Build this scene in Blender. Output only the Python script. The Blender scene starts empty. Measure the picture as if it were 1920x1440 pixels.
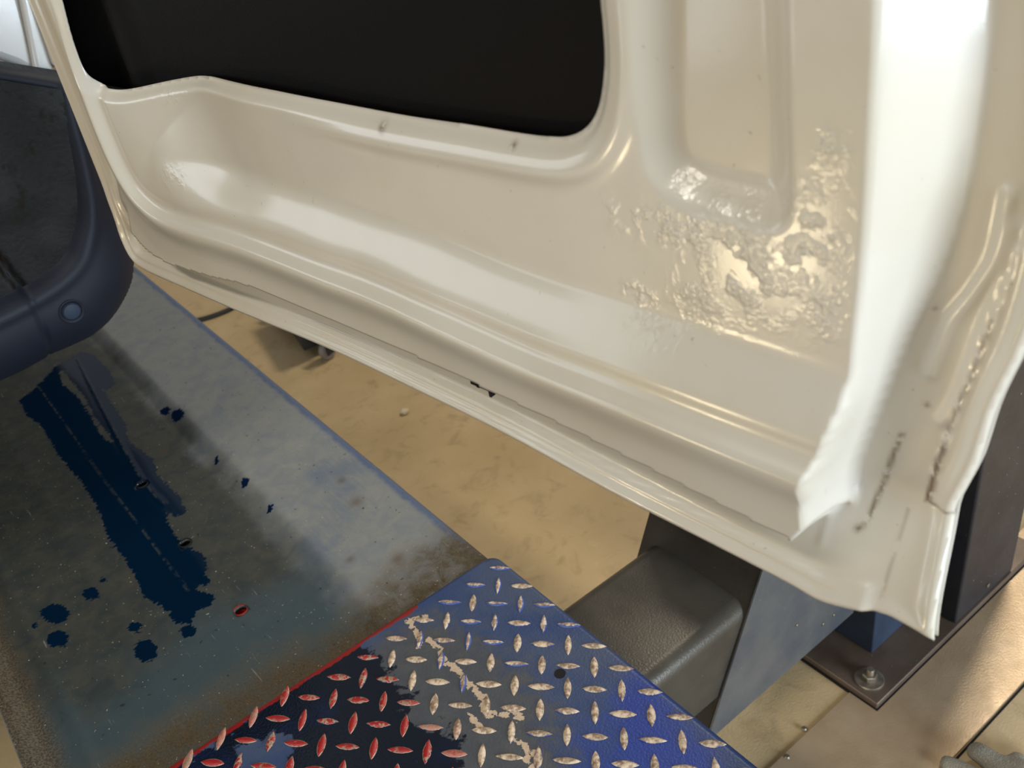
import bpy, bmesh, math, random
import numpy as np
from mathutils import Vector, Matrix

# ------------------------------------------------------------------ camera
F = 1790.0                       # focal length in pixels of a 1920 wide frame
H = 1.25                         # camera height
PITCH, ROLL = math.radians(33.5), math.radians(-9.6)
fw = np.array([0, math.cos(PITCH), -math.sin(PITCH)])
r0 = np.array([1.0, 0, 0]); u0 = np.cross(r0, fw)
ri = r0*math.cos(ROLL) + u0*math.sin(ROLL)
up = -r0*math.sin(ROLL) + u0*math.cos(ROLL)
sc = bpy.context.scene
COL = sc.collection
cd = bpy.data.cameras.new('camera'); cam = bpy.data.objects.new('camera', cd); COL.objects.link(cam)
cam.matrix_world = Matrix(((ri[0], up[0], -fw[0], 0), (ri[1], up[1], -fw[1], 0), (ri[2], up[2], -fw[2], H), (0, 0, 0, 1)))
cd.sensor_width = 36; cd.lens = 36*F/1920; cd.clip_start = 0.02
cd.dof.use_dof = True; cd.dof.focus_distance = 0.85; cd.dof.aperture_fstop = 11.0
sc.camera = cam
sc.view_settings.view_transform = 'Standard'; sc.view_settings.look = 'None'
sc.view_settings.gamma = 1; sc.view_settings.use_curve_mapping = False
sc.view_settings.exposure = 0.0

# ------------------------------------------------------------------ light
w = bpy.data.worlds.new('workshop_air'); sc.world = w; w.use_nodes = True
bg = w.node_tree.nodes['Background']; bg.inputs[0].default_value = (1.0, 0.955, 0.88, 1); bg.inputs[1].default_value = 0.21

def area(name, loc, target, sx, sy, power, col):
    l = bpy.data.lights.new(name, 'AREA'); l.shape = 'RECTANGLE'; l.size = sx; l.size_y = sy
    l.energy = power; l.color = col
    o = bpy.data.objects.new(name, l); COL.objects.link(o); o.location = loc
    o.rotation_euler = (Vector(target)-Vector(loc)).to_track_quat('-Z', 'Y').to_euler()
    return o
SD = np.array([.66523, -.74664, 0]); ND = np.array([-.74664, -.66523, 0])
area('daylight_gate', (2.9, -2.7, 1.35), (0.2, 0.6, .95), 2.0, 1.9, 300, (0.74, 0.87, 1.0))
area('scuff_glint_fill', (-1.6, 0.03, 0.16), (.25, .45, 1.0), .2, .2, 3.8, (1.0, .82, .52))  # added light, set low to raise warm glints on the door scuffs
area('left_patch_fill', (-3.2, 0.70, 0.95), (-.3, .8, .95), 1.7, 1.6, 31, (.84, .94, 1.0))  # added unseen cool source, brightens the hinge-side hollow of the door
area('ceiling_lamp_front', (-1.6, -0.6, 3.6), (0, 1, 0), 1.6, 0.25, 46, (1.0, 0.93, 0.80))
area('ceiling_lamp_back', (1.98, 3.23, 3.7), (.6, 1.2, 0), 1.3, 0.3, 85, (1.0, 0.91, 0.75))

# ------------------------------------------------------------------ frames
AC = math.radians(33.0)
c_ = np.array([math.cos(AC), math.sin(AC), 0]); e_ = np.array([-math.sin(AC), math.cos(AC), 0])
def ray(x, y): return fw*F + ri*(x-960) + up*(720-y)
CP = np.array([0, 0, H])
def lz(x, y, z):                                   # picture point -> lift frame (c, e) at height z
    d = ray(x, y); q = CP + d*((z-H)/d[2]); return (q@c_, q@e_)
def le(x, y, e0):                                  # -> (c, z) on an upright plane across the lift
    d = ray(x, y); q = CP + d*(e0/(d@e_)); return (q@c_, q[2])
DA = np.array([-.36204, .94267, .85])
def fd(x, y, d):                                   # -> (s, t) on the open door, d in front of its skin
    r = ray(x, y); k = ((DA-CP+d*ND)@ND)/(r@ND); q = CP + k*r - DA; return (q@SD, q[2])

# ------------------------------------------------------------------ object helpers
def link(name, me, mats=(), parent=None):
    o = bpy.data.objects.new(name, me); COL.objects.link(o)
    for m in (mats if isinstance(mats, (list, tuple)) else [mats]): me.materials.append(m)
    if parent: o.parent = parent
    return o
def empty(name, rot=0, loc=(0, 0, 0)):
    o = bpy.data.objects.new(name, None); COL.objects.link(o); o.rotation_euler = (0, 0, rot); o.location = loc
    o.empty_display_size = .05
    return o
def tag(o, label=None, cat=None, group=None, kind=None):
    if label: o['label'] = label
    if cat: o['category'] = cat
    if group: o['group'] = group
    if kind: o['kind'] = kind
    return o
def smooth(me, ang=None):
    me.polygons.foreach_set('use_smooth', [True]*len(me.polygons))
    if ang: me.set_sharp_from_angle(angle=math.radians(ang))
def poly_dist(U, V, pts, closed=False):
    P = np.array(pts, float); n = len(P)
    D = np.full(U.shape, 1e9); NX = np.zeros(U.shape); NY = np.zeros(U.shape)
    for i in range(n if closed else n-1):
        a = P[i]; b = P[(i+1) % n]; ab = b-a; L = ab@ab
        if L < 1e-14: continue
        t = np.clip(((U-a[0])*ab[0]+(V-a[1])*ab[1])/L, 0, 1)
        qx = a[0]+t*ab[0]; qy = a[1]+t*ab[1]; d = np.hypot(U-qx, V-qy)
        m = d < D; D = np.where(m, d, D); NX = np.where(m, qx, NX); NY = np.where(m, qy, NY)
    return D, NX, NY
def inside(U, V, pts):
    P = np.array(pts, float); r = np.zeros(U.shape, bool); n = len(P)
    for i in range(n):
        x1, y1 = P[i]; x2, y2 = P[(i+1) % n]
        if y1 == y2: continue
        c = ((y1 > V) != (y2 > V)) & (U < (x2-x1)*(V-y1)/(y2-y1)+x1); r ^= c
    return r
def sdf(U, V, pts):                                # positive inside
    d = poly_dist(U, V, pts, True)[0]; return np.where(inside(U, V, pts), d, -d)
def sms(a, b, x):
    t = np.clip((x-a)/(b-a), 0, 1); return t*t*(3-2*t)
def spline(pts, k=6):
    P = [np.array(p, float) for p in pts]; out = []
    for i in range(len(P)-1):
        a = P[max(i-1, 0)]; b = P[i]; c = P[i+1]; d = P[min(i+2, len(P)-1)]
        for j in range(k):
            t = j/k; out.append(.5*((2*b)+(-a+c)*t+(2*a-5*b+4*c-d)*t*t+(-a+3*b-3*c+d)*t**3))
    out.append(P[-1]); return [tuple(q) for q in out]
def vnoise(U, V, s, seed=0):
    rs = np.random.RandomState(seed); G = rs.rand(64, 64)
    x = U*s+100; y = V*s+100; i = np.floor(x).astype(int); j = np.floor(y).astype(int); fx = x-i; fy = y-j
    fx = fx*fx*(3-2*fx); fy = fy*fy*(3-2*fy)
    g = lambda a, b: G[a % 64, b % 64]
    return (g(i, j)*(1-fx)+g(i+1, j)*fx)*(1-fy)+(g(i, j+1)*(1-fx)+g(i+1, j+1)*fx)*fy - .5
def sheet(name, outline, hf, to3, res, mats, parent=None, holes=(), attrs=None, thick=0, flip=False):
    P = np.array(outline); u0_, v0_ = P.min(0)-res; u1_, v1_ = P.max(0)+res
    us = np.arange(u0_, u1_+res, res); vs = np.arange(v0_, v1_+res, res)
    U, V = np.meshgrid(us, vs, indexing='ij')
    cu = (U[:-1, :-1]+res/2); cv = (V[:-1, :-1]+res/2)
    keep = inside(cu, cv, outline)
    for h in holes: keep &= ~inside(cu, cv, h)
    nu, nv = U.shape
    I, J = np.nonzero(keep)
    q = np.stack([I*nv+J, (I+1)*nv+J, (I+1)*nv+J+1, I*nv+J+1], 1)
    if flip: q = q[:, ::-1]
    cnt = np.zeros((nu+1, nv+1), int); K = np.zeros((nu+1, nv+1), int); K[1:nu, 1:nv] = keep
    nb = K[:-1, :-1]+K[1:, :-1]+K[:-1, 1:]+K[1:, 1:]
    bd = (nb > 0) & (nb < 4)
    best = np.full(U.shape, 1e9); X = U.copy(); Y = V.copy()
    for h in [outline]+list(holes):
        d, nx, ny = poly_dist(U, V, h, True)
        m = bd & (d < best) & (d < res*1.3); X = np.where(m, nx, X); Y = np.where(m, ny, Y); best = np.where(d < best, d, best)
    used = np.unique(q); mp = -np.ones(nu*nv, int); mp[used] = np.arange(len(used))
    x = X.ravel()[used]; y = Y.ravel()[used]; h = hf(x, y)
    co = to3(x, y, h); q = mp[q]
    me = bpy.data.meshes.new(name); me.from_pydata(co.tolist(), [], q.tolist())
    if attrs:
        for k, fn in attrs.items():
            at = me.attributes.new(k, 'FLOAT', 'POINT'); at.data.foreach_set('value', np.asarray(fn(x, y), dtype=np.float32))
    smooth(me)
    o = link(name, me, mats, parent)
    if thick:
        md = o.modifiers.new('thickness', 'SOLIDIFY'); md.thickness = thick; md.offset = -1
    return o
def from_bm(name, bm, mats, parent=None, bevel=0, seg=2, sm=None):
    bmesh.ops.recalc_face_normals(bm, faces=bm.faces)
    me = bpy.data.meshes.new(name); bm.to_mesh(me); bm.free()
    o = link(name, me, mats, parent)
    if bevel:
        b = o.modifiers.new('bevel', 'BEVEL'); b.width = bevel; b.segments = seg; b.limit_method = 'ANGLE'
        smooth(me, 40)
    elif sm: smooth(me, sm)
    return o
def prism(bm, base, off):                          # 3-D polygon swept along a vector
    a = [bm.verts.new(p) for p in base]; b = [bm.verts.new(np.array(p)+np.array(off)) for p in base]
    bm.faces.new(a); bm.faces.new(b[::-1]); n = len(a)
    for i in range(n): bm.faces.new((a[i], a[(i+1) % n], b[(i+1) % n], b[i]))
def boxp(x0, x1, y0, y1, z0): return [(x0, y0, z0), (x1, y0, z0), (x1, y1, z0), (x0, y1, z0)]
def box(bm, x0, x1, y0, y1, z0, z1): prism(bm, boxp(x0, x1, y0, y1, z0), (0, 0, z1-z0))
def ngon(cx, cy, r, n, z, ph=0): return [(cx+r*math.cos(ph+2*math.pi*i/n), cy+r*math.sin(ph+2*math.pi*i/n), z) for i in range(n)]
def lathe(bm, prof, cx, cy, n=32, ph=0):           # prof: (r, z)
    rows = [[bm.verts.new((cx+r*math.cos(ph+2*math.pi*i/n), cy+r*math.sin(ph+2*math.pi*i/n), z)) for i in range(n)] for r, z in prof]
    for a, b in zip(rows, rows[1:]):
        for i in range(n): bm.faces.new((a[i], a[(i+1) % n], b[(i+1) % n], b[i]))
    bm.faces.new(rows[-1]); bm.faces.new(rows[0][::-1])
def tube(bm, pts, r, n=10):
    rows = []
    P = [Vector(p) for p in pts]
    for i, p in enumerate(P):
        t = (P[min(i+1, len(P)-1)]-P[max(i-1, 0)]).normalized(); a = t.cross(Vector((0, 0, 1)));
        if a.length < 1e-4: a = Vector((1, 0, 0))
        a.normalize(); b = t.cross(a)
        rows.append([bm.verts.new(p+a*r*math.cos(k*2*math.pi/n)+b*r*math.sin(k*2*math.pi/n)) for k in range(n)])
    for a, b in zip(rows, rows[1:]):
        for i in range(n): bm.faces.new((a[i], a[(i+1) % n], b[(i+1) % n], b[i]))
    bm.faces.new(rows[0][::-1]); bm.faces.new(rows[-1])

# ------------------------------------------------------------------ materials
def srgb(r, g, b):
    f = lambda c: (c/255/12.92) if c/255 <= .04045 else ((c/255+.055)/1.055)**2.4
    return (f(r), f(g), f(b), 1)
class Mt:
    def __init__(s, name, rough=.5, metal=0, coat=0):
        s.m = bpy.data.materials.new(name); s.m.use_nodes = True; s.t = s.m.node_tree; s.N = s.t.nodes; s.L = s.t.links
        s.b = s.N['Principled BSDF']; s.b.inputs['Roughness'].default_value = rough; s.b.inputs['Metallic'].default_value = metal
        s.b.inputs['Coat Weight'].default_value = coat; s.b.inputs['Coat Roughness'].default_value = .07
        s.co = s.N.new('ShaderNodeTexCoord').outputs['Object']
    def sock(s, v, inp):
        if isinstance(v, (int, float, tuple)): inp.default_value = v
        else: s.L.new(v, inp)
    def noise(s, scale, detail=4, rough=.55, stretch=None, dist=0):
        n = s.N.new('ShaderNodeTexNoise'); n.inputs['Scale'].default_value = scale; n.inputs['Detail'].default_value = detail
        n.inputs['Roughness'].default_value = rough; n.inputs['Distortion'].default_value = dist
        c = s.co
        if stretch:
            mp = s.N.new('ShaderNodeMapping'); mp.inputs['Scale'].default_value = stretch[:3]
            if len(stretch) > 3: mp.inputs['Rotation'].default_value = (0, 0, stretch[3])
            s.L.new(s.co, mp.inputs[0]); c = mp.outputs[0]
        s.L.new(c, n.inputs['Vector']); return n.outputs['Fac']
    def vor(s, scale, feat='F1'):
        n = s.N.new('ShaderNodeTexVoronoi'); n.inputs['Scale'].default_value = scale; n.feature = feat
        s.L.new(s.co, n.inputs['Vector']); return n.outputs['Distance']
    def ma(s, op, a, b=0, c=0):
        n = s.N.new('ShaderNodeMath'); n.operation = op
        s.sock(a, n.inputs[0]); s.sock(b, n.inputs[1]); s.sock(c, n.inputs[2]); return n.outputs[0]
    def step(s, x, a, b):
        n = s.N.new('ShaderNodeMapRange'); n.interpolation_type = 'SMOOTHSTEP'; s.sock(x, n.inputs[0])
        n.inputs[1].default_value = a; n.inputs[2].default_value = b; return n.outputs[0]
    def mix(s, f, a, b):
        n = s.N.new('ShaderNodeMix'); n.data_type = 'RGBA'; s.sock(f, n.inputs[0]); s.sock(a, n.inputs[6]); s.sock(b, n.inputs[7]); return n.outputs[2]
    def mixf(s, f, a, b):
        n = s.N.new('ShaderNodeMix'); n.data_type = 'FLOAT'; s.sock(f, n.inputs[0]); s.sock(a, n.inputs[2]); s.sock(b, n.inputs[3]); return n.outputs[0]
    def attr(s, k):
        n = s.N.new('ShaderNodeAttribute'); n.attribute_name = k; return n.outputs['Fac']
    def xyz(s):
        n = s.N.new('ShaderNodeSeparateXYZ'); s.L.new(s.co, n.inputs[0]); return n.outputs
    def col(s, v): s.sock(v, s.b.inputs['Base Color']); return s
    def rough(s, v): s.sock(v, s.b.inputs['Roughness']); return s
    def bump(s, h, dist, strength=1.0):
        n = s.N.new('ShaderNodeBump'); n.inputs['Distance'].default_value = dist; s.sock(strength, n.inputs['Strength'])
        s.L.new(h, n.inputs['Height']); s.L.new(n.outputs[0], s.b.inputs['Normal']); s.L.new(n.outputs[0], s.b.inputs['Coat Normal']); return s

# white van paint: gloss over orange peel, dirt lines and a scuffed area as attributes
def paint(name, base=(202, 196, 184)):
    M = Mt(name, .36, 0, .5)
    n1 = M.noise(9, 3); n2 = M.noise(900, 2)
    c = M.mix(M.step(n1, .35, .75), srgb(*base), srgb(base[0]-6, base[1]-7, base[2]-12))
    spk = M.step(M.noise(260, 2, .5), .74, .78)
    c = M.mix(M.ma('MULTIPLY', spk, .5), c, srgb(120, 110, 95))
    d = M.ma('MULTIPLY', M.attr('dirt'), M.step(M.noise(160, 4, .6), .36, .52))
    c = M.mix(d, c, srgb(105, 84, 58))
    c = M.mix(M.ma('MULTIPLY', M.attr('grime'), M.mixf(M.noise(90, 4), .25, 1.0)), c, srgb(120, 112, 98))
    M.col(c)
    sc_ = M.ma('MULTIPLY', M.attr('scuff'), M.step(M.noise(80, 3, .6), .44, .62)); cr = M.noise(420, 3, .5, (1, .7, .7), 1.0)
    cr2 = M.vor(420)
    hgt = M.ma('ADD', M.ma('MULTIPLY', n2, .03), M.ma('MULTIPLY', M.ma('MULTIPLY', sc_, .6), M.ma('ADD', cr, M.ma('MULTIPLY', cr2, .6))))
    M.bump(hgt, .0011, 1.0)
    M.rough(M.mixf(sc_, .33, .12))
    return M.m
WHITE = paint('white_van_paint')
BODYW = paint('white_body_paint', (200, 200, 198))

m = Mt('black_trim_plastic', .6); m.b.inputs['Specular IOR Level'].default_value = .12; m.col(m.mix(m.noise(40), srgb(7, 3, 2), srgb(9, 5, 4))); m.bump(m.noise(700, 2), .0002); TRIM = m.m
m = Mt('bumper_plastic', .6); m.b.inputs['Specular IOR Level'].default_value = .35; m.col(m.mix(m.noise(25), srgb(9, 15, 28), srgb(13, 20, 35))); m.bump(m.noise(1200, 2), .00015); BUMP = m.m
m = Mt('bumper_step_plastic', .3); m.b.inputs['Specular IOR Level'].default_value = .15; g = m.step(m.noise(60, 6, .7), .5, .75)
m.col(m.mix(g, srgb(5, 4, 3), srgb(26, 22, 16))); m.bump(m.noise(160, 5), .0002); m.rough(m.mixf(g, .4, .7)); STEP = m.m
m = Mt('sensor_plastic', .6); m.b.inputs['Specular IOR Level'].default_value = .2; m.col(srgb(40, 50, 66)); SENS = m.m
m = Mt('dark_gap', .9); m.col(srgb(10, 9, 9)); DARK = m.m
m = Mt('black_rubber', .6); m.col(m.mix(m.noise(60), srgb(26, 24, 24), srgb(44, 40, 38))); RUB = m.m

# runway steel: dusty blue paint, wet patches, grit by the ramp edge, bare blue folded edge
M = Mt('runway_painted_steel', .5)
X = M.xyz(); x, y = X[0], X[1]
n1 = M.noise(7, 5, .6); n2 = M.noise(38, 6, .65, None, .6); n3 = M.noise(420, 3, .6); st = M.noise(60, 5, .6, (4, .35, 1, .3))
dust = M.step(M.ma('ADD', x, M.ma('MULTIPLY', M.ma('SUBTRACT', n1, .5), .09)), .235, .285)
cA = M.mix(M.step(n2, .3, .7), srgb(52, 58, 59), srgb(70, 70, 64))
cA = M.mix(M.ma('MULTIPLY', M.step(M.ma('ADD', y, M.ma('MULTIPLY', M.ma('SUBTRACT', n1, .5), .25)), 1.02, .88), .7), cA, srgb(64, 82, 90))
cB = M.mix(M.step(n2, .3, .7), srgb(122, 127, 132), srgb(137, 138, 134))
c = M.mix(dust, cA, cB)
blu = M.step(M.ma('ADD', M.noise(5, 3), M.ma('MULTIPLY', st, .25)), .66, .84)
c = M.mix(M.ma('MULTIPLY', M.ma('MULTIPLY', blu, dust), .4), c, srgb(72, 92, 124))
edge = M.step(M.ma('ADD', x, M.ma('MULTIPLY', M.ma('SUBTRACT', n2, .5), .022)), .401, .411)
c = M.mix(M.ma('MULTIPLY', edge, .7), c, srgb(50, 78, 122))
gr = M.step(M.ma('ADD', y, M.ma('MULTIPLY', M.ma('SUBTRACT', n1, .5), .16)), .87, .79)
gcol = M.mix(M.step(n3, .3, .7), srgb(66, 57, 42), srgb(90, 78, 58))
c = M.mix(M.ma('MULTIPLY', gr, M.mixf(M.step(n2, .3, .6), .55, 1.0)), c, gcol)
lft = M.step(M.ma('ADD', x, M.ma('MULTIPLY', M.ma('SUBTRACT', n1, .5), .06)), -.07, -.105)
c = M.mix(M.ma('MULTIPLY', lft, .8), c, M.mix(M.step(n3, .4, .6), srgb(60, 52, 42), srgb(110, 95, 74)))
c = M.mix(M.ma('MULTIPLY', M.step(st, .66, .74), .35), c, srgb(165, 165, 158))
c = M.mix(M.step(M.noise(330, 2, .5), .735, .755), c, srgb(190, 186, 170))
c = M.mix(M.ma('MULTIPLY', M.step(M.noise(120, 3, .5), .70, .73), .7), c, srgb(34, 32, 30))
bead = M.ma('MULTIPLY', M.step(M.attr('bead'), .25, .9), M.step(M.noise(120, 3), .42, .56))
wn = M.ma('ADD', M.attr('wet'), M.ma('MULTIPLY', M.ma('ADD', M.ma('SUBTRACT', M.noise(150, 4, .6), .35), M.ma('SUBTRACT', M.noise(260, 2, .5, (.35, 1, 1)), .5)), .013))
wet = M.ma('MULTIPLY', M.step(wn, -.0008, .0008), M.mixf(bead, 1, .5))
c = M.mix(M.ma('MULTIPLY', bead, .3), c, srgb(90, 98, 104))
c = M.mix(wet, c, M.mix(dust, srgb(3, 29, 52), srgb(12, 30, 66)))
rst = M.attr('rust'); c = M.mix(rst, c, srgb(86, 62, 44))
M.col(c); M.rough(M.mixf(wet, M.mixf(gr, .42, .85), .08))
M.bump(M.ma('MULTIPLY', n3, M.ma('SUBTRACT', 1.0, wet)), .0003, .6)
M.b.inputs['Metallic'].default_value = .15
RUNWAY = M.m

# tread plate
M = Mt('tread_plate_paint', .38)
n1 = M.noise(9, 5, .6); n2 = M.noise(55, 5, .65); n3 = M.noise(400, 3)
c = M.mix(M.step(n1, .38, .62), srgb(42, 62, 104), srgb(62, 75, 102))
vv = M.step(M.ma('ADD', M.attr('vivid'), M.ma('MULTIPLY', M.ma('SUBTRACT', n1, .5), .25)), -.02, .05)
c = M.mix(vv, c, srgb(20, 52, 134))
du = M.step(M.ma('ADD', M.attr('dust'), M.ma('MULTIPLY', M.ma('SUBTRACT', n2, .5), .10)), -.015, .03)
c = M.mix(M.ma('MULTIPLY', du, .9), c, M.mix(n2, srgb(56, 60, 68), srgb(86, 86, 84)))
wt = M.step(M.ma('ADD', M.attr('wet'), M.ma('MULTIPLY', M.ma('SUBTRACT', n2, .5), .07)), -.003, .003)
c = M.mix(wt, c, M.mix(M.step(n1, .5, .7), srgb(12, 20, 34), srgb(16, 28, 60)))
rd = M.step(M.ma('ADD', M.attr('rim'), M.ma('MULTIPLY', M.ma('SUBTRACT', n2, .5), .014)), .0, .001)
c = M.mix(rd, c, srgb(128, 28, 26))
ch = M.step(M.ma('ADD', M.attr('chip'), M.ma('MULTIPLY', M.ma('SUBTRACT', M.noise(150, 3, .6), .5), .016)), .0, .0006)
beige = M.mix(M.noise(240, 4), srgb(170, 146, 122), srgb(206, 184, 160))
c = M.mix(ch, c, beige)
c = M.mix(M.step(M.noise(28, 6, .8, (6, .5, 1, .9)), .70, .74), c, srgb(120, 140, 190))
M.col(c); M.rough(M.mixf(wt, .4, .12)); M.bump(M.ma('ADD', n3, M.ma('MULTIPLY', ch, 2.0)), .0003); PLATE = M.m
M = Mt('worn_lug_metal', .45)
n2 = M.noise(190, 4, .6); n1 = M.noise(45, 3)
bare = M.mix(M.step(n2, .35, .65), srgb(128, 104, 84), srgb(208, 186, 160))
hgt = M.attr('top')
keepb = M.step(M.ma('ADD', M.ma('SUBTRACT', hgt, M.attr('wear')), M.ma('MULTIPLY', M.ma('SUBTRACT', n2, .5), .9)), -.05, .05)
paintc = M.mix(M.attr('zone'), srgb(56, 78, 140), srgb(24, 34, 66))
c = M.mix(keepb, paintc, bare)
redm = M.ma('MULTIPLY', M.attr('zone'), M.step(M.ma('ADD', n2, M.ma('MULTIPLY', M.attr('wear'), -.35)), .36, .40))
redm = M.ma('MULTIPLY', redm, M.step(M.ma('ADD', hgt, M.ma('MULTIPLY', M.ma('SUBTRACT', n2, .5), .9)), .34, .42))
c = M.mix(redm, c, srgb(150, 24, 26))
M.col(c); M.bump(n2, .0005); LUG = M.m

def steel(name, a, b, r=.4, metal=.3, sc_=12, bump=.0003):
    M = Mt(name, r, metal); n = M.noise(sc_, 6, .62)
    sp = M.step(M.noise(300, 2), .75, .77)
    M.col(M.mix(sp, M.mix(M.step(n, .3, .7), srgb(*a), srgb(*b)), srgb(170, 170, 165))); M.rough(M.mixf(M.noise(30, 5), r-.08, r+.15)); M.bump(M.noise(350, 3), bump); return M.m
BEAM = steel('beam_grey_paint', (70, 65, 57), (82, 77, 68), .3)
HOUS = steel('housing_blue_grey_paint', (84, 87, 92), (104, 104, 102), .3)
DFACE = steel('housing_end_dark', (58, 52, 46), (70, 64, 56), .6, .05)
POST = steel('post_blue_paint', (50, 62, 80), (62, 74, 92), .35)
COLM = steel('post_cover_black', (33, 34, 39), (44, 45, 50), .32, .1)
BASE = steel('base_plate_brown', (92, 76, 64), (110, 94, 80), .4)
BOLT = steel('anchor_zinc', (120, 110, 96), (160, 148, 130), .35, .7, 60)
STRIP = steel('brushed_floor_steel', (178, 152, 120), (196, 170, 138), .30, .35, 9)

M = Mt('workshop_floor_coating', .5)
n1 = M.noise(2.6, 6, .6); n2 = M.noise(17, 6, .65, None, .7); n3 = M.noise(300, 3)
c = M.mix(M.step(n1, .3, .7), srgb(184, 158, 115), srgb(201, 175, 133))
c = M.mix(M.ma('MULTIPLY', M.step(n2, .5, .72), .55), c, srgb(152, 129, 94))
c = M.mix(M.ma('MULTIPLY', M.step(M.noise(9, 5, .7, None, 1.5), .62, .68), .3), c, srgb(208, 188, 148))
c = M.mix(M.step(M.noise(75, 3, .5), .745, .77), c, srgb(84, 68, 50))
M.col(c); M.rough(M.mixf(n2, .35, .6)); M.bump(M.ma('ADD', n3, n2), .0006); FLOOR = M.m
m = Mt('stone', .85); m.col(m.mix(m.noise(160), srgb(200, 184, 150), srgb(236, 222, 190))); m.bump(m.noise(300), .002); STONE = m.m
M = Mt('grey_knit', .95); a = M.noise(520, 2); M.col(M.mix(M.noise(30, 4), srgb(128, 122, 108), srgb(166, 158, 142)))
M.bump(M.ma('ADD', a, M.ma('MULTIPLY', M.vor(650), .8)), .0016); KNIT = M.m

# ------------------------------------------------------------------ floor
bm = bmesh.new(); prism(bm, boxp(-5, 5, -3, 8, -.1), (0, 0, .1))
fl = from_bm('floor', bm, FLOOR); tag(fl, kind='structure')

# ------------------------------------------------------------------ car lift (lift frame: x across, y along the runway)
ZR = .43
lift = empty('car_lift', AC, (0, 0, 0))
tag(lift, 'blue painted steel car lift runway with a diamond tread plate at its end', 'car lift')
CL, CR = -.122, .418
E0 = .757
W_MAIN = [lz(*p, ZR-.01) for p in [(35,745),(60,728),(105,680),(150,655),(172,662),(200,690),(213,715),(200,724),(185,722),(205,752),(230,790),(235,822),(280,855),(290,885),(330,925),(346,955),(325,960),(305,948),(312,980),(340,1020),(372,1032),(385,1055),(372,1085),(362,1100),(395,1112),(392,1128),(365,1135),(355,1160),(330,1160),(315,1140),(270,1110),(240,1050),(205,1005),(180,940),(150,895),(110,850),(75,790),(50,775)]]
W_DRY = [lz(*p, ZR-.01) for p in [(106,690),(118,690),(160,742),(176,775),(196,800),(212,822),(200,826),(185,812),(165,775),(140,738),(112,715)]]
W_SPOT = [(100,1145,24,16),(104,1192,18,13),(167,1108,14,9),(250,1170,10,8),(270,1214,19,19),(350,1178,12,9),(308,768,10,5),(333,780,11,8),(460,908,6,5),(507,958,4,4),(405,862,4,3),(190,1083,4,3),(60,1170,3,3),(375,1082,12,8)]
def wet_rw(x, y):
    s = sdf(x, y, W_MAIN); s = np.minimum(s, -sdf(x, y, W_DRY))
    for (px, py, rx, ry) in W_SPOT:
        c0 = lz(px, py, ZR-.01); cx = lz(px+rx, py, ZR-.01); cy = lz(px, py+ry, ZR-.01)
        A = np.array([[cx[0]-c0[0], cy[0]-c0[0]], [cx[1]-c0[1], cy[1]-c0[1]]]); Ai = np.linalg.inv(A)
        a = Ai[0, 0]*(x-c0[0])+Ai[0, 1]*(y-c0[1]); b = Ai[1, 0]*(x-c0[0])+Ai[1, 1]*(y-c0[1])
        s = np.maximum(s, (1-np.hypot(a, b))*math.sqrt(abs(np.linalg.det(A))))
    return s
B1 = spline([lz(*p, ZR-.01) for p in [(70,720),(180,877),(262,985),(350,1101)]]); B2 = spline([lz(*p, ZR-.01) for p in [(143,667),(247,867),(306,940)]])
B3 = [(-.062, .80), (-.062, 3.0)]; B4 = [(.03, .95), (.03, 3.0)]
def beads(x, y):
    d = np.minimum(poly_dist(x, y, B1)[0], poly_dist(x, y, B2)[0]); return np.exp(-(d/.0026)**2)
def rw_h(x, y):
    h = ZR - .012*(1-sms(.245, .275, x)) - .004*(1-sms(.27, .41, x)) - .004*sms(.409, CR, x)**2
    h = h + .0004*beads(x, y) + .0025*np.exp(-(np.abs(x+.062)/.008)**2) + .012*(1-sms(-.115, -.095, x))
    h = h + .0012*np.exp(-(np.abs(x-.03)/.012)**2)
    return h + .0006*vnoise(x, y, 14, 3)
def rust(x, y):
    s = np.zeros(x.shape)
    for px, py, r in ((305,828,.006),(640,900,.006),(668,940,.010),(745,1045,.008),(655,1045,.006)):
        q = lz(px, py, ZR); s = np.maximum(s, .55*np.exp(-(np.hypot(x-q[0], y-q[1])/r)**2))
    return s
HOLES = [lz(px, py, ZR-.012) for px, py in ((265, 905), (346, 1015), (450, 1141))]
HR = .0078
hp = [[(cx+HR*math.cos(a*math.pi/12), cy+HR*math.sin(a*math.pi/12)) for a in range(24)] for cx, cy in HOLES]
run = sheet('runway', [(CL, E0-.02), (CR, E0-.02), (CR, 2.7), (CL, 2.7)], rw_h, lambda x, y, h: np.stack([x, y, h], 1), .0035, [RUNWAY], lift,
            holes=hp, attrs={'wet': wet_rw, 'bead': beads, 'rust': rust}, thick=.005)
RED = Mt('red_oxide_paint', .5); RED.col(srgb(150, 44, 38))
for i, (cx, cy) in enumerate(HOLES):               # the drilled holes show the metal thickness below
    bm = bmesh.new(); R = HR+.0006
    a = [bm.verts.new(p) for p in ngon(cx, cy, R, 24, ZR-.0135)]; b = [bm.verts.new(p) for p in ngon(cx, cy, R, 24, ZR-.03)]
    for k in range(24): bm.faces.new((a[k], a[(k+1) % 24], b[(k+1) % 24], b[k]))
    bm.faces.new(b)
    from_bm('drilled_hole', bm, [RED.m if i == 2 else DARK], run, sm=30)
bm = bmesh.new()                                    # side channels under the deck
box(bm, CR-.006, CR-.0005, .70, 3.4, ZR-.13, ZR-.010); box(bm, CL+.0005, CL+.006, .70, 3.4, ZR-.13, ZR-.008)
box(bm, CR-.05, CR-.006, .70, 3.4, ZR-.13, ZR-.124); box(bm, CL+.006, CL+.05, .70, 3.4, ZR-.13, ZR-.124)
from_bm('side_channel', bm, [POST], lift)

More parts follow.
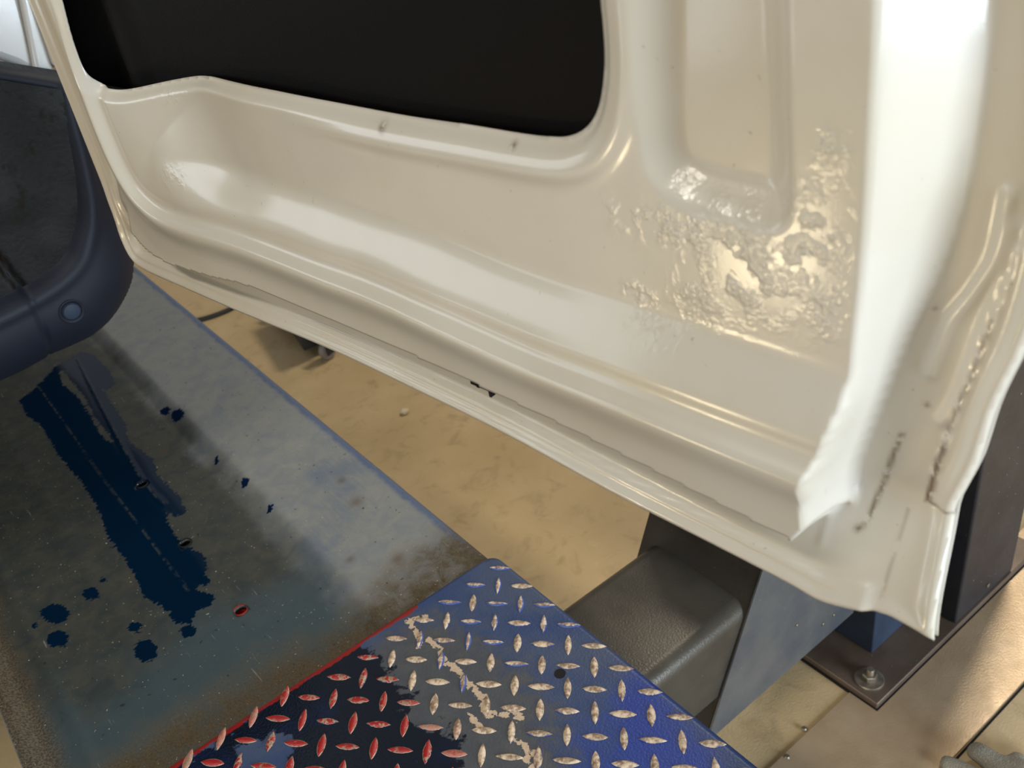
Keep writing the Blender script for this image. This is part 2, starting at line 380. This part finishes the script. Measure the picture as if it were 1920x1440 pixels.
# tread plate with its raised lugs
ZP = ZR+.003
def plate_poly():
    r = .016; x1 = .424; y1 = E0+.002
    p = [(-.30, y1)] + [(x1-r+r*math.sin(a), y1-r+r*math.cos(a)) for a in [k*math.pi/16 for k in range(9)]] + [(.427, .10), (-.30, .10)]
    return p
PP = plate_poly()
TW = [lz(*p, ZP) for p in [(200,1540),(330,1440),(400,1395),(470,1345),(480,1332),(560,1275),(590,1262),(640,1228),(690,1212),(712,1240),(735,1262),(790,1330),(745,1338),(800,1360),(872,1385),(850,1425),(870,1470),(780,1600)]]
TWD = [lz(*p, ZP) for p in [(455,1400),(520,1365),(560,1400),(530,1450),(430,1470)]]
TD = [lz(*p, ZP) for p in [(670,1225),(730,1170),(820,1150),(900,1180),(1000,1260),(1050,1340),(1080,1440),(1040,1530),(700,1540),(640,1300)]]
TV = [lz(*p, ZP) for p in [(1200,1250),(1420,1440),(1440,1500),(1000,1500),(1080,1350)]]
CH = [[lz(*q, ZP) for q in p] for p in ([(770,1172),(785,1190),(787,1212)],[(802,1198),(822,1215),(835,1245)],[(838,1240),(862,1262),(880,1285),(905,1305)],[(882,1288),(905,1310)],[(905,1322),(915,1340),(950,1338)],[(882,1343),(905,1368)],[(970,1388),(990,1405),(1008,1418)],[(958,1325),(975,1350)],[(765,1165),(800,1155)],[(985,1425),(1000,1440)])]
t3 = lambda x, y, h: np.stack([x, y, h], 1)
plate = sheet('tread_plate', PP, lambda x, y: ZP+.0003*vnoise(x, y, 9, 5)+0*x, t3, .004, [PLATE], lift, thick=.005, attrs={
    'wet': lambda x, y: np.minimum(sdf(x, y, TW), -sdf(x, y, TWD)), 'dust': lambda x, y: sdf(x, y, TD), 'vivid': lambda x, y: sdf(x, y, TV),
    'rim': lambda x, y: np.where(x < .31, .0058-(E0+.002-y), -.01), 'chip': lambda x, y: .0035-np.min([poly_dist(x, y, p)[0] for p in CH], 0)})
random.seed(4)
LO = np.array([-.09613, .7364]); LA = np.array([.02728, -.00725]); LB = np.array([-.00432, -.02807])
vs, fs, top, wear, zone = [], [], [], [], []
zin = lambda q: sdf(np.array([q[0]]), np.array([q[1]]), TW)[0]
LO = np.array([-.09613, .7364])@np.array([[1, 0], [0, 1]])
def w2l(q): q3 = np.array([q[0], q[1], 0]); return np.array([q3@c_, q3@e_])
for i in range(-16, 34):
    for j in range(-14, 26):
        p = w2l(LO+i*LA+j*LB); ax = w2l(LA if (i+j) % 2 else LB); ax = ax/np.linalg.norm(ax)
        m_ = .004
        if p[0] < -.28 or p[0] > .424-m_ or p[1] > E0-m_ or p[1] < .13: continue
        if p[0] > .405 and p[1] > .74: continue
        a = .0137*random.uniform(.93, 1.05); b = .0041*random.uniform(.9, 1.1); hh = .0017
        nx = np.array([-ax[1], ax[0]])
        z0 = max(0, min(1, (zin(p)+.012)/.02)); wr = random.uniform(-.2, .42) if z0 < .5 else random.uniform(-.1, .35)
        if zin(p) < -.02 and p[0] > .27 and p[1] > .60: wr += .3
        NS = 11; rows = []
        for k in range(NS):
            u = -1+2*k/(NS-1); wd = b*(1-u*u)**.9+1e-5; base = len(vs)
            for m2, v in enumerate((-1, -.62, 0, .62, 1)):
                q = p+ax*a*u+nx*wd*v; hz = hh*(1-abs(v)**2.6)*(1-u**6)
                vs.append((q[0], q[1], ZP+.0002+hz)); top.append(1-abs(v)*.7-.25*u*u); wear.append(wr); zone.append(z0)
            rows.append(base)
        for k in range(NS-1):
            for m2 in range(4): fs.append((rows[k]+m2, rows[k+1]+m2, rows[k+1]+m2+1, rows[k]+m2+1))
me = bpy.data.meshes.new('raised_lugs'); me.from_pydata(vs, [], fs)
for k, a in (('top', top), ('wear', wear), ('zone', zone)):
    me.attributes.new(k, 'FLOAT', 'POINT').data.foreach_set('value', np.array(a, dtype=np.float32))
bm = bmesh.new(); bm.from_mesh(me); bmesh.ops.recalc_face_normals(bm, faces=bm.faces); bm.to_mesh(me); bm.free(); smooth(me)
lugs = link('raised_lugs', me, [LUG], plate)
tag(lugs, 'worn red and bare metal diamond lugs', kind='stuff')
bm = bmesh.new(); hc = lz(1050, 1263, ZP); lathe(bm, [(.0062, ZP-.002), (.0062, ZP+.0004)], hc[0], hc[1], 20)
from_bm('drilled_hole', bm, [DARK], plate)

# cross beam under the runway, its upper edges rounded
ZB = .28
bm = bmesh.new(); r = .022; y0, y1 = .578, .756; x0, x1 = .10, .70
prof = [(y0, .02+.13), (y0, ZB-r)] + [(y0+r-r*math.cos(a), ZB-r+r*math.sin(a)) for a in [k*math.pi/16 for k in range(1, 9)]] + \
       [(y1-r+r*math.sin(a), ZB-r+r*math.cos(a)) for a in [k*math.pi/16 for k in range(9)]] + [(y1, .15)]
prism(bm, [(x0, y, z) for y, z in prof], (x1-x0, 0, 0)); from_bm('cross_beam', bm, [BEAM], lift, sm=35)

# carriage housing: side plate with slanted end, swept along the runway direction
P0 = np.array(lz(1370, 1165, ZB)); eG = P0[1]-.004
g0 = le(1312, 1362, eG); g1 = le(1425, 1055, eG)
k = (g1[0]-g0[0])/(g1[1]-g0[1]); zt = .52
prof = [(g0[0]+.012, .085), (.916, .085), (.916, zt), (g0[0]+k*(zt-g0[1]), zt)]
bm = bmesh.new(); prism(bm, [(x, eG, z) for x, z in prof], (0, .004, 0))
side = from_bm('carriage_side', bm, [HOUS], lift, bevel=.001)
bm = bmesh.new(); prism(bm, [(x+.001, eG+.004, z) for x, z in [prof[0], prof[3], (prof[3][0]+.004, zt), (prof[0][0]+.004, .085)]], (0, .195, 0))
from_bm('carriage_end', bm, [DFACE], lift, bevel=.001)
bm = bmesh.new(); prism(bm, [(prof[0][0]+.02, eG+.19, .085), (.916, eG+.19, .085), (.916, eG+.19, zt), (prof[3][0]+.01, eG+.19, zt)], (0, .004, 0))
box(bm, prof[3][0], .916, eG+.004, eG+.194, zt, zt+.004)
from_bm('carriage_back', bm, [DFACE], lift)

# ------------------------------------------------------------------ lift post on its bolted base plate
post = empty('lift_post', AC)
tag(post, 'dark steel lift post standing on a brown base plate bolted to the floor', 'lift post')
bm = bmesh.new(); box(bm, .848, 1.30, .479, .86, .003, .015); bp = from_bm('base_plate', bm, [BASE], post, bevel=.0015)
bm = bmesh.new(); box(bm, .8455, 1.303, .4765, .863, .0, .0042); from_bm('edge_shadow_strip', bm, [DARK], bp)  # dark rim standing in for the shadow under the plate edges
b0 = lz(1630, 1274, .015)
bm = bmesh.new(); lathe(bm, [(.0215, .015), (.0215, .0172), (.020, .0182), (.009, .0182)], *b0, 40); wa = from_bm('washer', bm, [BOLT], bp, sm=30)
bm = bmesh.new(); lathe(bm, [(.0105, .018), (.0112, .019), (.0112, .027), (.0100, .0285)], *b0, 6, .3); from_bm('anchor_nut', bm, [BOLT], bp, sm=20)
bm = bmesh.new(); lathe(bm, [(.0058, .02), (.0058, .0375), (.0050, .039)], *b0, 20); from_bm('anchor_stud', bm, [BOLT], bp, sm=30)
bm = bmesh.new(); box(bm, .9205, 1.010, .538, .70, .015, .50); from_bm('inner_column', bm, [POST], post, bevel=.002)
bm = bmesh.new(); box(bm, 1.0564, 1.221, .482, .68, .0155, 1.15); cv = from_bm('post_cover', bm, [COLM], post, bevel=.004, seg=3)
for px, py in ((1852, 1097),):
    q = le(px, py, .482); bm = bmesh.new(); lathe(bm, [(.004, 0), (.004, .0015), (.003, .002)], 0, 0, 16)
    rv = from_bm('rivet', bm, [BOLT], cv); rv.location = (q[0], .482, q[1]); rv.rotation_euler = (math.pi/2, 0, 0)
for px, py in ((1563, 1153), (1543, 1170), (1494, 1172)):
    q = le(px, py, eG); bm = bmesh.new(); lathe(bm, [(.003, 0), (.003, .0012), (.002, .0018)], 0, 0, 16)
    rv = from_bm('rivet', bm, [BOLT], side); rv.location = (q[0], eG, q[1]); rv.rotation_euler = (math.pi/2, 0, 0)

# ------------------------------------------------------------------ steel floor strip
fs_ = empty('floor_strip', AC); tag(fs_, 'wide brushed steel strip laid along the floor in front of the post base plate', 'floor strip')
bm = bmesh.new(); box(bm, .30, 2.2, .362, .5245, .0, .0035); sp = from_bm('steel_sheet', bm, [STRIP], fs_, bevel=.0008)
for px, py in ((1476, 1419), (1508, 1366)):
    q = lz(px, py, .004); bm = bmesh.new(); lathe(bm, [(.0042, .0034), (.0040, .0048), (.0026, .0062)], *q, 16); from_bm('screw_head', bm, [BOLT], fs_, sm=40)
bm = bmesh.new(); box(bm, .30, 2.2, .3575, .3605, .0, .0012); from_bm('joint_gap', bm, [DARK], fs_)

# ------------------------------------------------------------------ small things on the floor
def rock(name, loc, s, seed, squash=.6):
    bm = bmesh.new(); bmesh.ops.create_icosphere(bm, subdivisions=2, radius=s); rn = random.Random(seed)
    for v in bm.verts: v.co *= rn.uniform(.72, 1.12); v.co.z *= squash
    z = min(v.co.z for v in bm.verts)
    for v in bm.verts: v.co.z -= z
    o = from_bm(name, bm, [STONE]); o.location = loc; return o
def wz(x, y, z): d = ray(x, y); q = CP+d*((z-H)/d[2]); return q
o = rock('stone_chip', wz(760, 775, 0), .0105, 3); tag(o, 'pale stone chip lying alone on the beige floor under the door', 'stone')
pts = [wz(*p, .007) for p in [(250,600),(310,606),(345,604),(372,600),(400,592),(428,581),(455,566),(490,540),(540,500),(600,470)]]
bm = bmesh.new(); tube(bm, spline([tuple(p) for p in pts], 5), .0065); o = from_bm('cable', bm, [RUB], sm=60); tag(o, 'dark cable curving across the floor beyond the runway edge', 'cable')

dl = empty('wheeled_dolly', 0); tag(dl, 'black wheeled dolly on the floor behind the van door, one caster showing', 'dolly')
wc = wz(608, 664, 0); ddir = wz(500, 590, 0)-wc; ddir /= np.linalg.norm(ddir); dn = np.array([ddir[1], -ddir[0], 0])
if dn[1] < 0: dn = -dn
bm = bmesh.new(); b = [wc+np.array([0, 0, .032])+dn*-.05-ddir*.0, wc+np.array([0, 0, .032])+dn*.005+ddir*.26, wc+np.array([0, 0, .032])+dn*.30+ddir*.26, wc+np.array([0, 0, .032])+dn*.30-ddir*.0]
prism(bm, b, (0, 0, .08)); bd = from_bm('deck', bm, [RUB], dl, bevel=.005)
for k, (a, b_) in enumerate(((-.03, .0), (.29, .03), (-.03, .27), (.29, .27))):
    q = wc+dn*b_+ddir*a
    bm = bmesh.new(); lathe(bm, [(.012, -.009), (.024, -.009), (.0265, -.005), (.0265, .005), (.024, .009), (.012, .009)], 0, 0, 28)
    wh = from_bm('caster_wheel', bm, [steel('caster_tyre_%d' % k, (120, 112, 104), (146, 138, 128), .5, 0)], dl, sm=40)
    wh.rotation_euler = (math.pi/2, 0, .9); wh.location = (q[0], q[1], .0268)
    bm = bmesh.new(); box(bm, -.014, .014, -.0145, -.0115, .018, .07); box(bm, -.014, .014, .0115, .0145, .018, .07); box(bm, -.02, .02, -.0145, .0145, .067, .075)
    fk = from_bm('caster_fork', bm, [RUB], dl, bevel=.001); fk.location = (q[0], q[1], 0); fk.rotation_euler = (0, 0, .9)

# grey knitted glove at the lower right: palm and fingers as one crumpled surface
gl = bpy.data.meshes.new('work_glove')
def glove():
    P = {}; V = []; E = []; R = []
    def add(p, r, par):
        V.append(p); R.append(r)
        if par is not None: E.append((par, len(V)-1))
        return len(V)-1
    f = lambda x, y, z: tuple(wz(x, y, z))
    a = add(f(1960, 1520, .026), (.034, .022), None); b = add(f(1900, 1468, .026), (.034, .020), a)
    c1 = add(f(1868, 1436, .024), (.017, .013), b); c2 = add(f(1840, 1412, .023), (.0165, .012), c1); add(f(1815, 1400, .018), (.015, .010), c2)
    d1 = add(f(1850, 1466, .018), (.013, .011), b); d2 = add(f(1800, 1440, .014), (.012, .010), d1); add(f(1762, 1426, .011), (.011, .009), d2)
    e1 = add(f(1905, 1432, .018), (.013, .012), b); add(f(1912, 1414, .016), (.012, .010), e1)
    g1 = add(f(1950, 1440, .018), (.013, .012), a); add(f(1955, 1412, .016), (.012, .010), g1)
    add(f(2010, 1560, .02), (.03, .018), a)
    return V, E, R
V, E, R = glove(); gl.from_pydata(V, E, [])
go = link('work_glove', gl, [KNIT]); md = go.modifiers.new('skin', 'SKIN')
for i, s_ in enumerate(gl.skin_vertices[0].data if gl.skin_vertices else []): s_.radius = R[i]
if not gl.skin_vertices:
    bpy.context.view_layer.update()
bm = bmesh.new(); bm.from_mesh(gl); lay = bm.verts.layers.skin.verify(); bm.verts.ensure_lookup_table()
for i, v in enumerate(bm.verts): v[lay].radius = R[i]; v[lay].use_root = (i == 0)
bm.to_mesh(gl); bm.free()
s_ = go.modifiers.new('sub', 'SUBSURF'); s_.levels = 2; s_.render_levels = 2
tag(go, 'crumpled grey knitted work glove lying on the floor strip', 'glove')

# ------------------------------------------------------------------ van
van = empty('van', 0); tag(van, 'white van with dark plastic rear bumper and its rear door swung open', 'van')

# --- rear door
dR, dM, dF = .032, .012, -.028                      # ridge, main panel, right flange: distance in front of the skin line
to_d = lambda x, y, h: DA + np.outer(x, SD) + np.outer(y, [0, 0, 1]) + np.outer(h, ND)
RP = [(62,-140),(84,-60),(112,33),(143,133),(173,217),(207,300),(233,350),(257,382),(290,410),(333,430),(400,450),(467,473),(577,516),(727,576),(952,681),(1100,742),(1200,783),(1400,865),(1505,908)]
R = spline([fd(*p, dR) for p in RP])
E1p = [(1505,905),(1503,960),(1500,1000)]
E1 = spline([fd(*p, dR-.006) for p in [(1498,1003),(1504,960),(1512,905),(1535,850),(1562,765),(1580,600),(1592,400),(1600,200),(1606,0),(1610,-140)]])
E2 = spline([(E1[0][0]+.009, E1[0][1]-.005)]+[fd(*p, dF) for p in [(1618,860),(1650,770),(1700,640),(1760,520),(1810,380),(1845,200),(1862,60),(1872,-140)]])
Gp = [(256,432),(288,466),(330,490),(400,512),(480,531),(615,586),(765,648),(892,704),(1000,755),(1100,803),(1250,878),(1380,944),(1498,1003)]
G = spline([fd(*p, .016) for p in Gp])
Hb = [(227,392),(230,412),(240,443),(258,478),(283,500),(350,530),(467,580),(633,647),(800,725),(960,803),(1134,897),(1307,989),(1479,1081),(1546,1118),(1623,1139)]
Hr = [(1671,1152),(1718,1171),(1757,1186),(1766,1170),(1785,1044),(1791,985),(1797,945),(1812,915),(1842,858),(1871,767),(1900,704),(1925,655),(1960,560),(2000,400),(2020,200),(2030,0),(2035,-140)]
HB = spline([fd(*p, 0) for p in Hb]); HR_ = [fd(*p, d_) for p, d_ in zip(Hr, [-.001, -.003, -.005, -.008, -.022, -.026]+[dF]*20)]
TOP = .40
hb0 = HB[0]
OUT = [(-.001, TOP), (-.002, .10), (-.005, .065)] + HB[6:] + spline(HR_, 3) + [(HR_[-1][0], TOP)]
BOX = [(R[0][0]-.012, TOP+.05)] + [(R[i][0]-.012, R[i][1]) for i in range(0, 36, 3)] + G + E1[1:] + [(E1[-1][0], TOP+.05)]
RIN = [(R[0][0], TOP+.05)] + R + [(R[-1][0]+.3, R[-1][1]-.1), (R[-1][0]+.3, TOP+.05)]
HO = spline([fd(*p, .012) for p in [(118,-140),(136,-50),(150,0),(165,60),(183,112),(198,143),(216,159),(245,165),(300,158),(350,153),(400,158),(500,176),(600,196),(735,222),(850,240),(960,258),(1030,265),(1065,259),(1090,240),(1106,208),(1114,160),(1116,110),(1112,50),(1107,0),(1100,-140)]])
HOC = [(HO[0][0], TOP-.02)] + HO + [(HO[-1][0], TOP-.02)]
RC = spline([fd(*p, dM) for p in [(1186,-140),(1188,0),(1192,150),(1200,270),(1212,320),(1235,356),(1275,384),(1340,405),(1410,424),(1445,428),(1468,415),(1478,380),(1478,300),(1474,150),(1470,0),(1466,-140)]])
RCC = [(RC[0][0], TOP+.05)] + RC + [(RC[-1][0], TOP+.05)]
K1 = spline([fd(*p, dF) for p in [(1640,770),(1618,840),(1596,892),(1582,940),(1577,975)]])
K2 = spline([fd(*p, dF) for p in [(1895,360),(1870,476),(1830,545),(1787,598),(1770,640),(1745,700)]])
K3 = spline([fd(*p, dF) for p in [(1905,420),(1880,520),(1845,620),(1800,740),(1770,790)]])
OV = [fd(*p, dF) for p in [(1925,420),(1885,540),(1862,600),(1830,690),(1800,755),(1771,835),(1752,885),(1741,936),(1796,956),(1850,900),(1980,640),(2080,300)]]
DL1 = [fd(*p, dF) for p in [(1862,600),(1830,690),(1800,755),(1771,835),(1752,885),(1741,936)]]
DL2 = [fd(*p, dF) for p in [(1771,840),(1757,880),(1745,930)]]
DL3 = [fd(*p, dF) for p in [(1692,812),(1675,855),(1662,895),(1650,929),(1642,960)]]
DL4 = [fd(*p, dF) for p in [(1708,946),(1700,1000),(1696,1067)]]
DL5 = [fd(*p, dF) for p in [(1741,936),(1796,956)]]
KB = spline([fd(*p, .002) for p in [(1400,1000),(1500,1050),(1560,1078),(1622,1095)]])
R2 = [(q[0]+.022, q[1]) for q in R[:40]]

def door_h(x, y):
    q = sdf(x, y, RIN)
    lf = 1-sms(.12, .30, x)                          # the hinge side falls away over a wider curve
    qb = poly_dist(x, y, R[54:])[0]; ql = poly_dist(x, y, R[:50])[0]
    fall = 1 - sms(.013, .060, qb)*sms(.012, .150, ql)
    base = dM - .011*(1-sms(.20, .34, x))
    inner = base + (.0265-base)*fall
    inner = np.where(q < 0, .0265 - .004*sms(.01, .06, -q), inner)
    hin = inner + .0075*np.exp(-(q/np.where(q > 0, .0062, .016))**2) - .0012*np.exp(-((q-.0145)/.005)**2)
    r2 = poly_dist(x, y, R2)[0]
    hin = hin + .002*np.exp(-(r2/.005)**2)*sms(.16, .26, y)
    # pressed recess
    rc = sdf(x, y, RCC); hin = hin - .014*sms(-.003, .017, rc)
    # rolled rim of the opening
    ho = -sdf(x, y, HOC); hin = hin - .007*(1-sms(0, .010, ho)) + .0022*np.exp(-((ho-.017)/.006)**2)*sms(.36, .46, x)
    # scuffs, light dents
    hin = hin + .0009*vnoise(x, y, 18, 2)
    # outer flange level
    fx = sms(.72, .80, x); hout = dF*fx*sms(-.01, .06, y)
    dH = -sdf(x, y, OUT)*-1
    hm = 1-sms(.796, .803, x)
    hout = hout + .0035*np.exp(-((dH-.004)/.004)**2) + hm*((.0065-.003*sms(.62, .76, x))*(1-sms(.014, .0175, dH))*(1-.35*dH/.016) + .0012*np.exp(-((dH-.0125)/.002)**2))
    hout = hout + fx*(.0022*np.exp(-(poly_dist(x, y, K2)[0]/.0025)**2) + .0012*np.exp(-(poly_dist(x, y, K1)[0]/.002)**2) + .0016*np.exp(-(poly_dist(x, y, K3)[0]/.003)**2))
    hout = hout + .0022*sms(-.0006, .0006, sdf(x, y, OV))
    hout = hout + fx*.002*vnoise(x, y, 26, 8)*(1-sms(.03, .12, y))
    # box walls: steep at the bottom, broad on the right
    bx = sdf(x, y, BOX)
    d1 = poly_dist(x, y, E1)[0]; d2 = poly_dist(x, y, E2)[0]; dG = poly_dist(x, y, G)[0]
    ins = bx > 0
    u = np.clip(d1/(d1+d2+1e-6), 0, 1)
    right = np.where(ins, 1.0, 1-(.85*u+.15*sms(0, 1, u)))
    sd_ = y-np.interp(x, [E1[0][0], E2[0][0]], [E1[0][1], E2[0][1]])
    right = np.where(ins, 1.0, right*sms(-.006, .004, sd_))
    right = np.where((~ins) & (sdf(x, y, E1E2) < 0) & ((sd_ > .0) | (x > E2[0][0]) | (x < E1[0][0])), 0.0, right)
    low = sms(-.006, .003, bx)
    lefty = sms(-.07, 0, bx)*(x < .2)*sms(.03, .10, y)
    m_ = np.maximum(np.maximum(low, right), lefty)
    seal = .0013*np.exp(-((bx+.008)/.004)**2)*(vnoise(x, y, 170, 9)+.4)*(x < .75)*(1-sms(.06, .10, y))
    return hout*(1-m_) + hin*m_ + seal
E1E2 = E1 + E2[::-1]
def d_dirt(x, y):
    g = lambda p, w_: np.exp(-(poly_dist(x, y, p)[0]/w_)**2)
    s = .75*g(DL1, .0012)+1.0*g(DL2, .0018)+.8*g(DL3, .0014)+.35*g(DL4, .0010)+.7*g(DL5, .0010)
    for px, py, r in ((1585,1020,.002),(1700,630,.001),(742,228,.003),(985,262,.002),(1690,815,.0015)):
        q = fd(px, py, .0); s = s+.9*np.exp(-(np.hypot(x-q[0], y-q[1])/r)**2)
    return np.clip(s, 0, 1)
def d_grime(x, y):
    bx = sdf(x, y, BOX); return .55*np.exp(-((bx+.008)/.006)**2)*(x < .76)*(1-sms(.06, .10, y))
def d_scuff(x, y):
    s = np.zeros(x.shape)
    for px, py, rx, ry, a in ((1270,430,.040,.010,.9),(1380,480,.030,.022,.9),(1400,540,.030,.018,.8),(1310,560,.014,.014,.9),(1195,552,.010,.006,1),(1520,450,.016,.026,.8),(1545,580,.010,.018,.8),(1560,280,.008,.008,.9),(1230,610,.016,.008,.5),(1265,350,.006,.005,.8),(345,330,.02,.012,.4),(310,185,.018,.01,.4)):
        q = fd(px, py, dM); s = np.maximum(s, a*np.exp(-((x-q[0])/rx)**2-((y-q[1])/ry)**2))
    return s
door = sheet('rear_door', OUT, door_h, to_d, .0019, [WHITE], van, holes=[HOC], thick=.0012, flip=False,
             attrs={'dirt': d_dirt, 'grime': d_grime, 'scuff': d_scuff})
door['label'] = 'open white rear door showing its bare painted inner side'
zero = lambda x, y: 0*x
sheet('outer_skin', OUT, lambda x, y: -.004-.014*sms(0, .05, sdf(x, y, OUT))-.018*sms(.02, .12, sdf(x, y, OUT)) + dF*sms(.72, .80, x)*sms(-.01, .06, y), to_d, .006, [WHITE], door, attrs={'dirt': zero, 'grime': zero, 'scuff': zero}, flip=True, thick=.001)
xs = [q[0] for q in HOC]; ys = [q[1] for q in HOC]
TP = [(.018, TOP-.005), (.018, min(ys)-.012), (max(xs)+.012, min(ys)-.012), (max(xs)+.012, TOP-.005)]
bc = fd(215, 60, -.01)
o = sheet('door_card', TP, lambda x, y: -.008 + .006*(1-sms(.02, .08, x)) + .010*np.exp(-((x-(bc[0]+.03))/.02)**2) + .004*sms(.25, .5, x), to_d, .006, [TRIM], door, thick=.002)
o['label'] = 'black trim board filling the large door opening'
q = fd(261, 443, .004)
def dbox(name, px, py, d, w1, h1, dep, mat, slant=0):
    q = fd(px, py, d); bm = bmesh.new()
    prism(bm, [tuple(DA+(q[0]+a)*SD+np.array([0, 0, q[1]+b+slant*a])+d*ND) for a, b in ((-w1, -h1), (w1, -h1), (w1, h1), (-w1, h1))], tuple(-dep*ND)); return from_bm(name, bm, [mat], door)
dbox('slot', 262, 443, .005, .0085, .0045, .004, DARK, 0)
dbox('notch', 905, 727, .010, .012, .0011, .004, DARK)
dbox('notch', 894, 718, .010, .0012, .004, .004, DARK)
dbox('notch', 918, 738, .010, .0010, .003, .004, DARK)

# --- bumper, in the upright plane across the lift
EB = 1.17
le_ = lambda x, y: le(x, y, EB)
bo = spline([le_(*p) for p in [(-90,752),(-40,748),(0,740),(50,718),(100,690),(150,668),(190,648),(225,618),(250,582),(265,550),(271,515),(266,470),(248,420),(234,370),(215,320),(190,250),(168,190),(150,152)]])
tl = le_(0, 128)
BO = bo + [tl, (-1.2, tl[1]), (-1.2, bo[0][1])]
ri_ = spline([le_(*p) for p in [(-60,612),(0,585),(30,570),(65,552),(110,522),(140,490),(156,450),(164,410),(162,360),(152,300),(140,250),(130,200),(122,172)]])
tl2 = le_(0, 152)
RI = ri_ + [tl2, (-1.1, tl2[1]), (-1.1, ri_[0][1])]
SEAM = spline([le_(*p) for p in [(-30,455),(0,492),(35,535),(60,570),(85,625),(105,685)]])
LIP = SEAM + [(-1.2, SEAM[-1][1]-.02), (-1.2, SEAM[0][1])]
def bump_h(x, y):
    d = np.maximum(sdf(x, y, BO), 0); d = np.where(x < -.5, .2, d)
    h = -.055*(1-np.sqrt(np.clip(1-(1-np.clip(d/.07, 0, 1))**2, 0, 1)))
    h = h - .022*sms(-.004, .012, sdf(x, y, RI)) + .0025*np.exp(-((sdf(x, y, RI)+.008)/.006)**2)
    return h - .005*np.exp(-(poly_dist(x, y, SEAM)[0]/.0016)**2) + .003*sms(-.001, .001, sdf(x, y, LIP))
M4 = BUMP
bp_ = sheet('bumper', BO, bump_h, lambda x, y, h: np.outer(x, c_)+np.outer(y, [0, 0, 1])+np.outer(EB-h, e_), .004, [BUMP], van, thick=.003, flip=True)
bp_['label'] = 'dark plastic rear bumper'
RI2 = ri_ + [tl2, (-1.08, tl2[1]), (-1.08, ri_[0][1])]
sheet('step_tread', RI2, lambda x, y: -.014+.001*vnoise(x, y, 30, 4)+.004*np.exp(-(poly_dist(x, y, SEAM)[0]/.003)**2)*-1, lambda x, y, h: np.outer(x, c_)+np.outer(y, [0, 0, 1])+np.outer(EB-h, e_), .005, [STEP], bp_, flip=True)
sq = le_(133, 582); bm = bmesh.new()
lathe(bm, [(.0150, 0), (.0150, .0018), (.0138, .0026), (.0118, .0018), (.0105, .0004)], 0, 0, 40)
mrot = Matrix(((c_[0], 0, -e_[0], 0), (c_[1], 0, -e_[1], 0), (0, 1, 0, 0), (0, 0, 0, 1)))
bmesh.ops.transform(bm, matrix=Matrix.Translation(Vector(sq[0]*c_+EB*e_+np.array([0, 0, sq[1]])-e_*.003))@mrot, verts=bm.verts); sr = from_bm('parking_sensor', bm, [BUMP], bp_, sm=40)
bm = bmesh.new(); lathe(bm, [(.0095, 0), (.0095, .0028), (.0085, .0034)], 0, 0, 32)
bmesh.ops.transform(bm, matrix=Matrix.Translation(Vector(sq[0]*c_+EB*e_+np.array([0, 0, sq[1]])-e_*.002))@mrot, verts=bm.verts); from_bm('sensor_face', bm, [SENS], bp_, sm=40)

# --- rear body edge above the bumper, and the underside behind it
def slab(name, pxs, e0, dep, mat, bev=.006, par=van):
    bm = bmesh.new(); prism(bm, [tuple(le(*p, e0)[0]*c_+e0*e_+np.array([0, 0, le(*p, e0)[1]])) for p in pxs], tuple(dep*e_)); return from_bm(name, bm, [mat], par, bevel=bev, seg=3)
bpil = slab('body_pillar', [(66,-120),(108,-120),(140,60),(150,150),(128,132),(108,131),(62,-10)], 1.225, .10, BODYW)
slab('pillar_flange', [(20,-120),(70,-120),(66,0),(104,128),(96,138),(84,150),(72,148),(42,0)], 1.245, .10, BODYW, .004, bpil)
slab('inner_sill', [(-700,-120),(30,-120),(45,0),(86,152),(30,124),(0,113),(-100,95),(-700,60)], 1.262, .10, BODYW, .01, bpil)
bm = bmesh.new()
a = [(x, y) for x, y in ((-1.25, 1.26), (.20, 1.26), (.24, 3.2), (-1.25, 3.2))]
prism(bm, [tuple(x*c_+y*e_+np.array([0, 0, .72])) for x, y in a], (0, 0, .10)); from_bm('underbody', bm, [DARK], van)
bm = bmesh.new()
prism(bm, [tuple(x*c_+y*e_+np.array([0, 0, .82])) for x, y in ((.20, 1.36), (.255, 1.40), (.255, 3.2), (.20, 3.2))], (0, 0, .8)); from_bm('body_side', bm, [BODYW], van)
bm = bmesh.new()
prism(bm, [tuple(x*c_+y*e_+np.array([0, 0, .82])) for x, y in ((-1.2, 1.4), (.2, 1.4), (.2, 3.2), (-1.2, 3.2))], (0, 0, .04)); from_bm('load_floor', bm, [DARK], van)
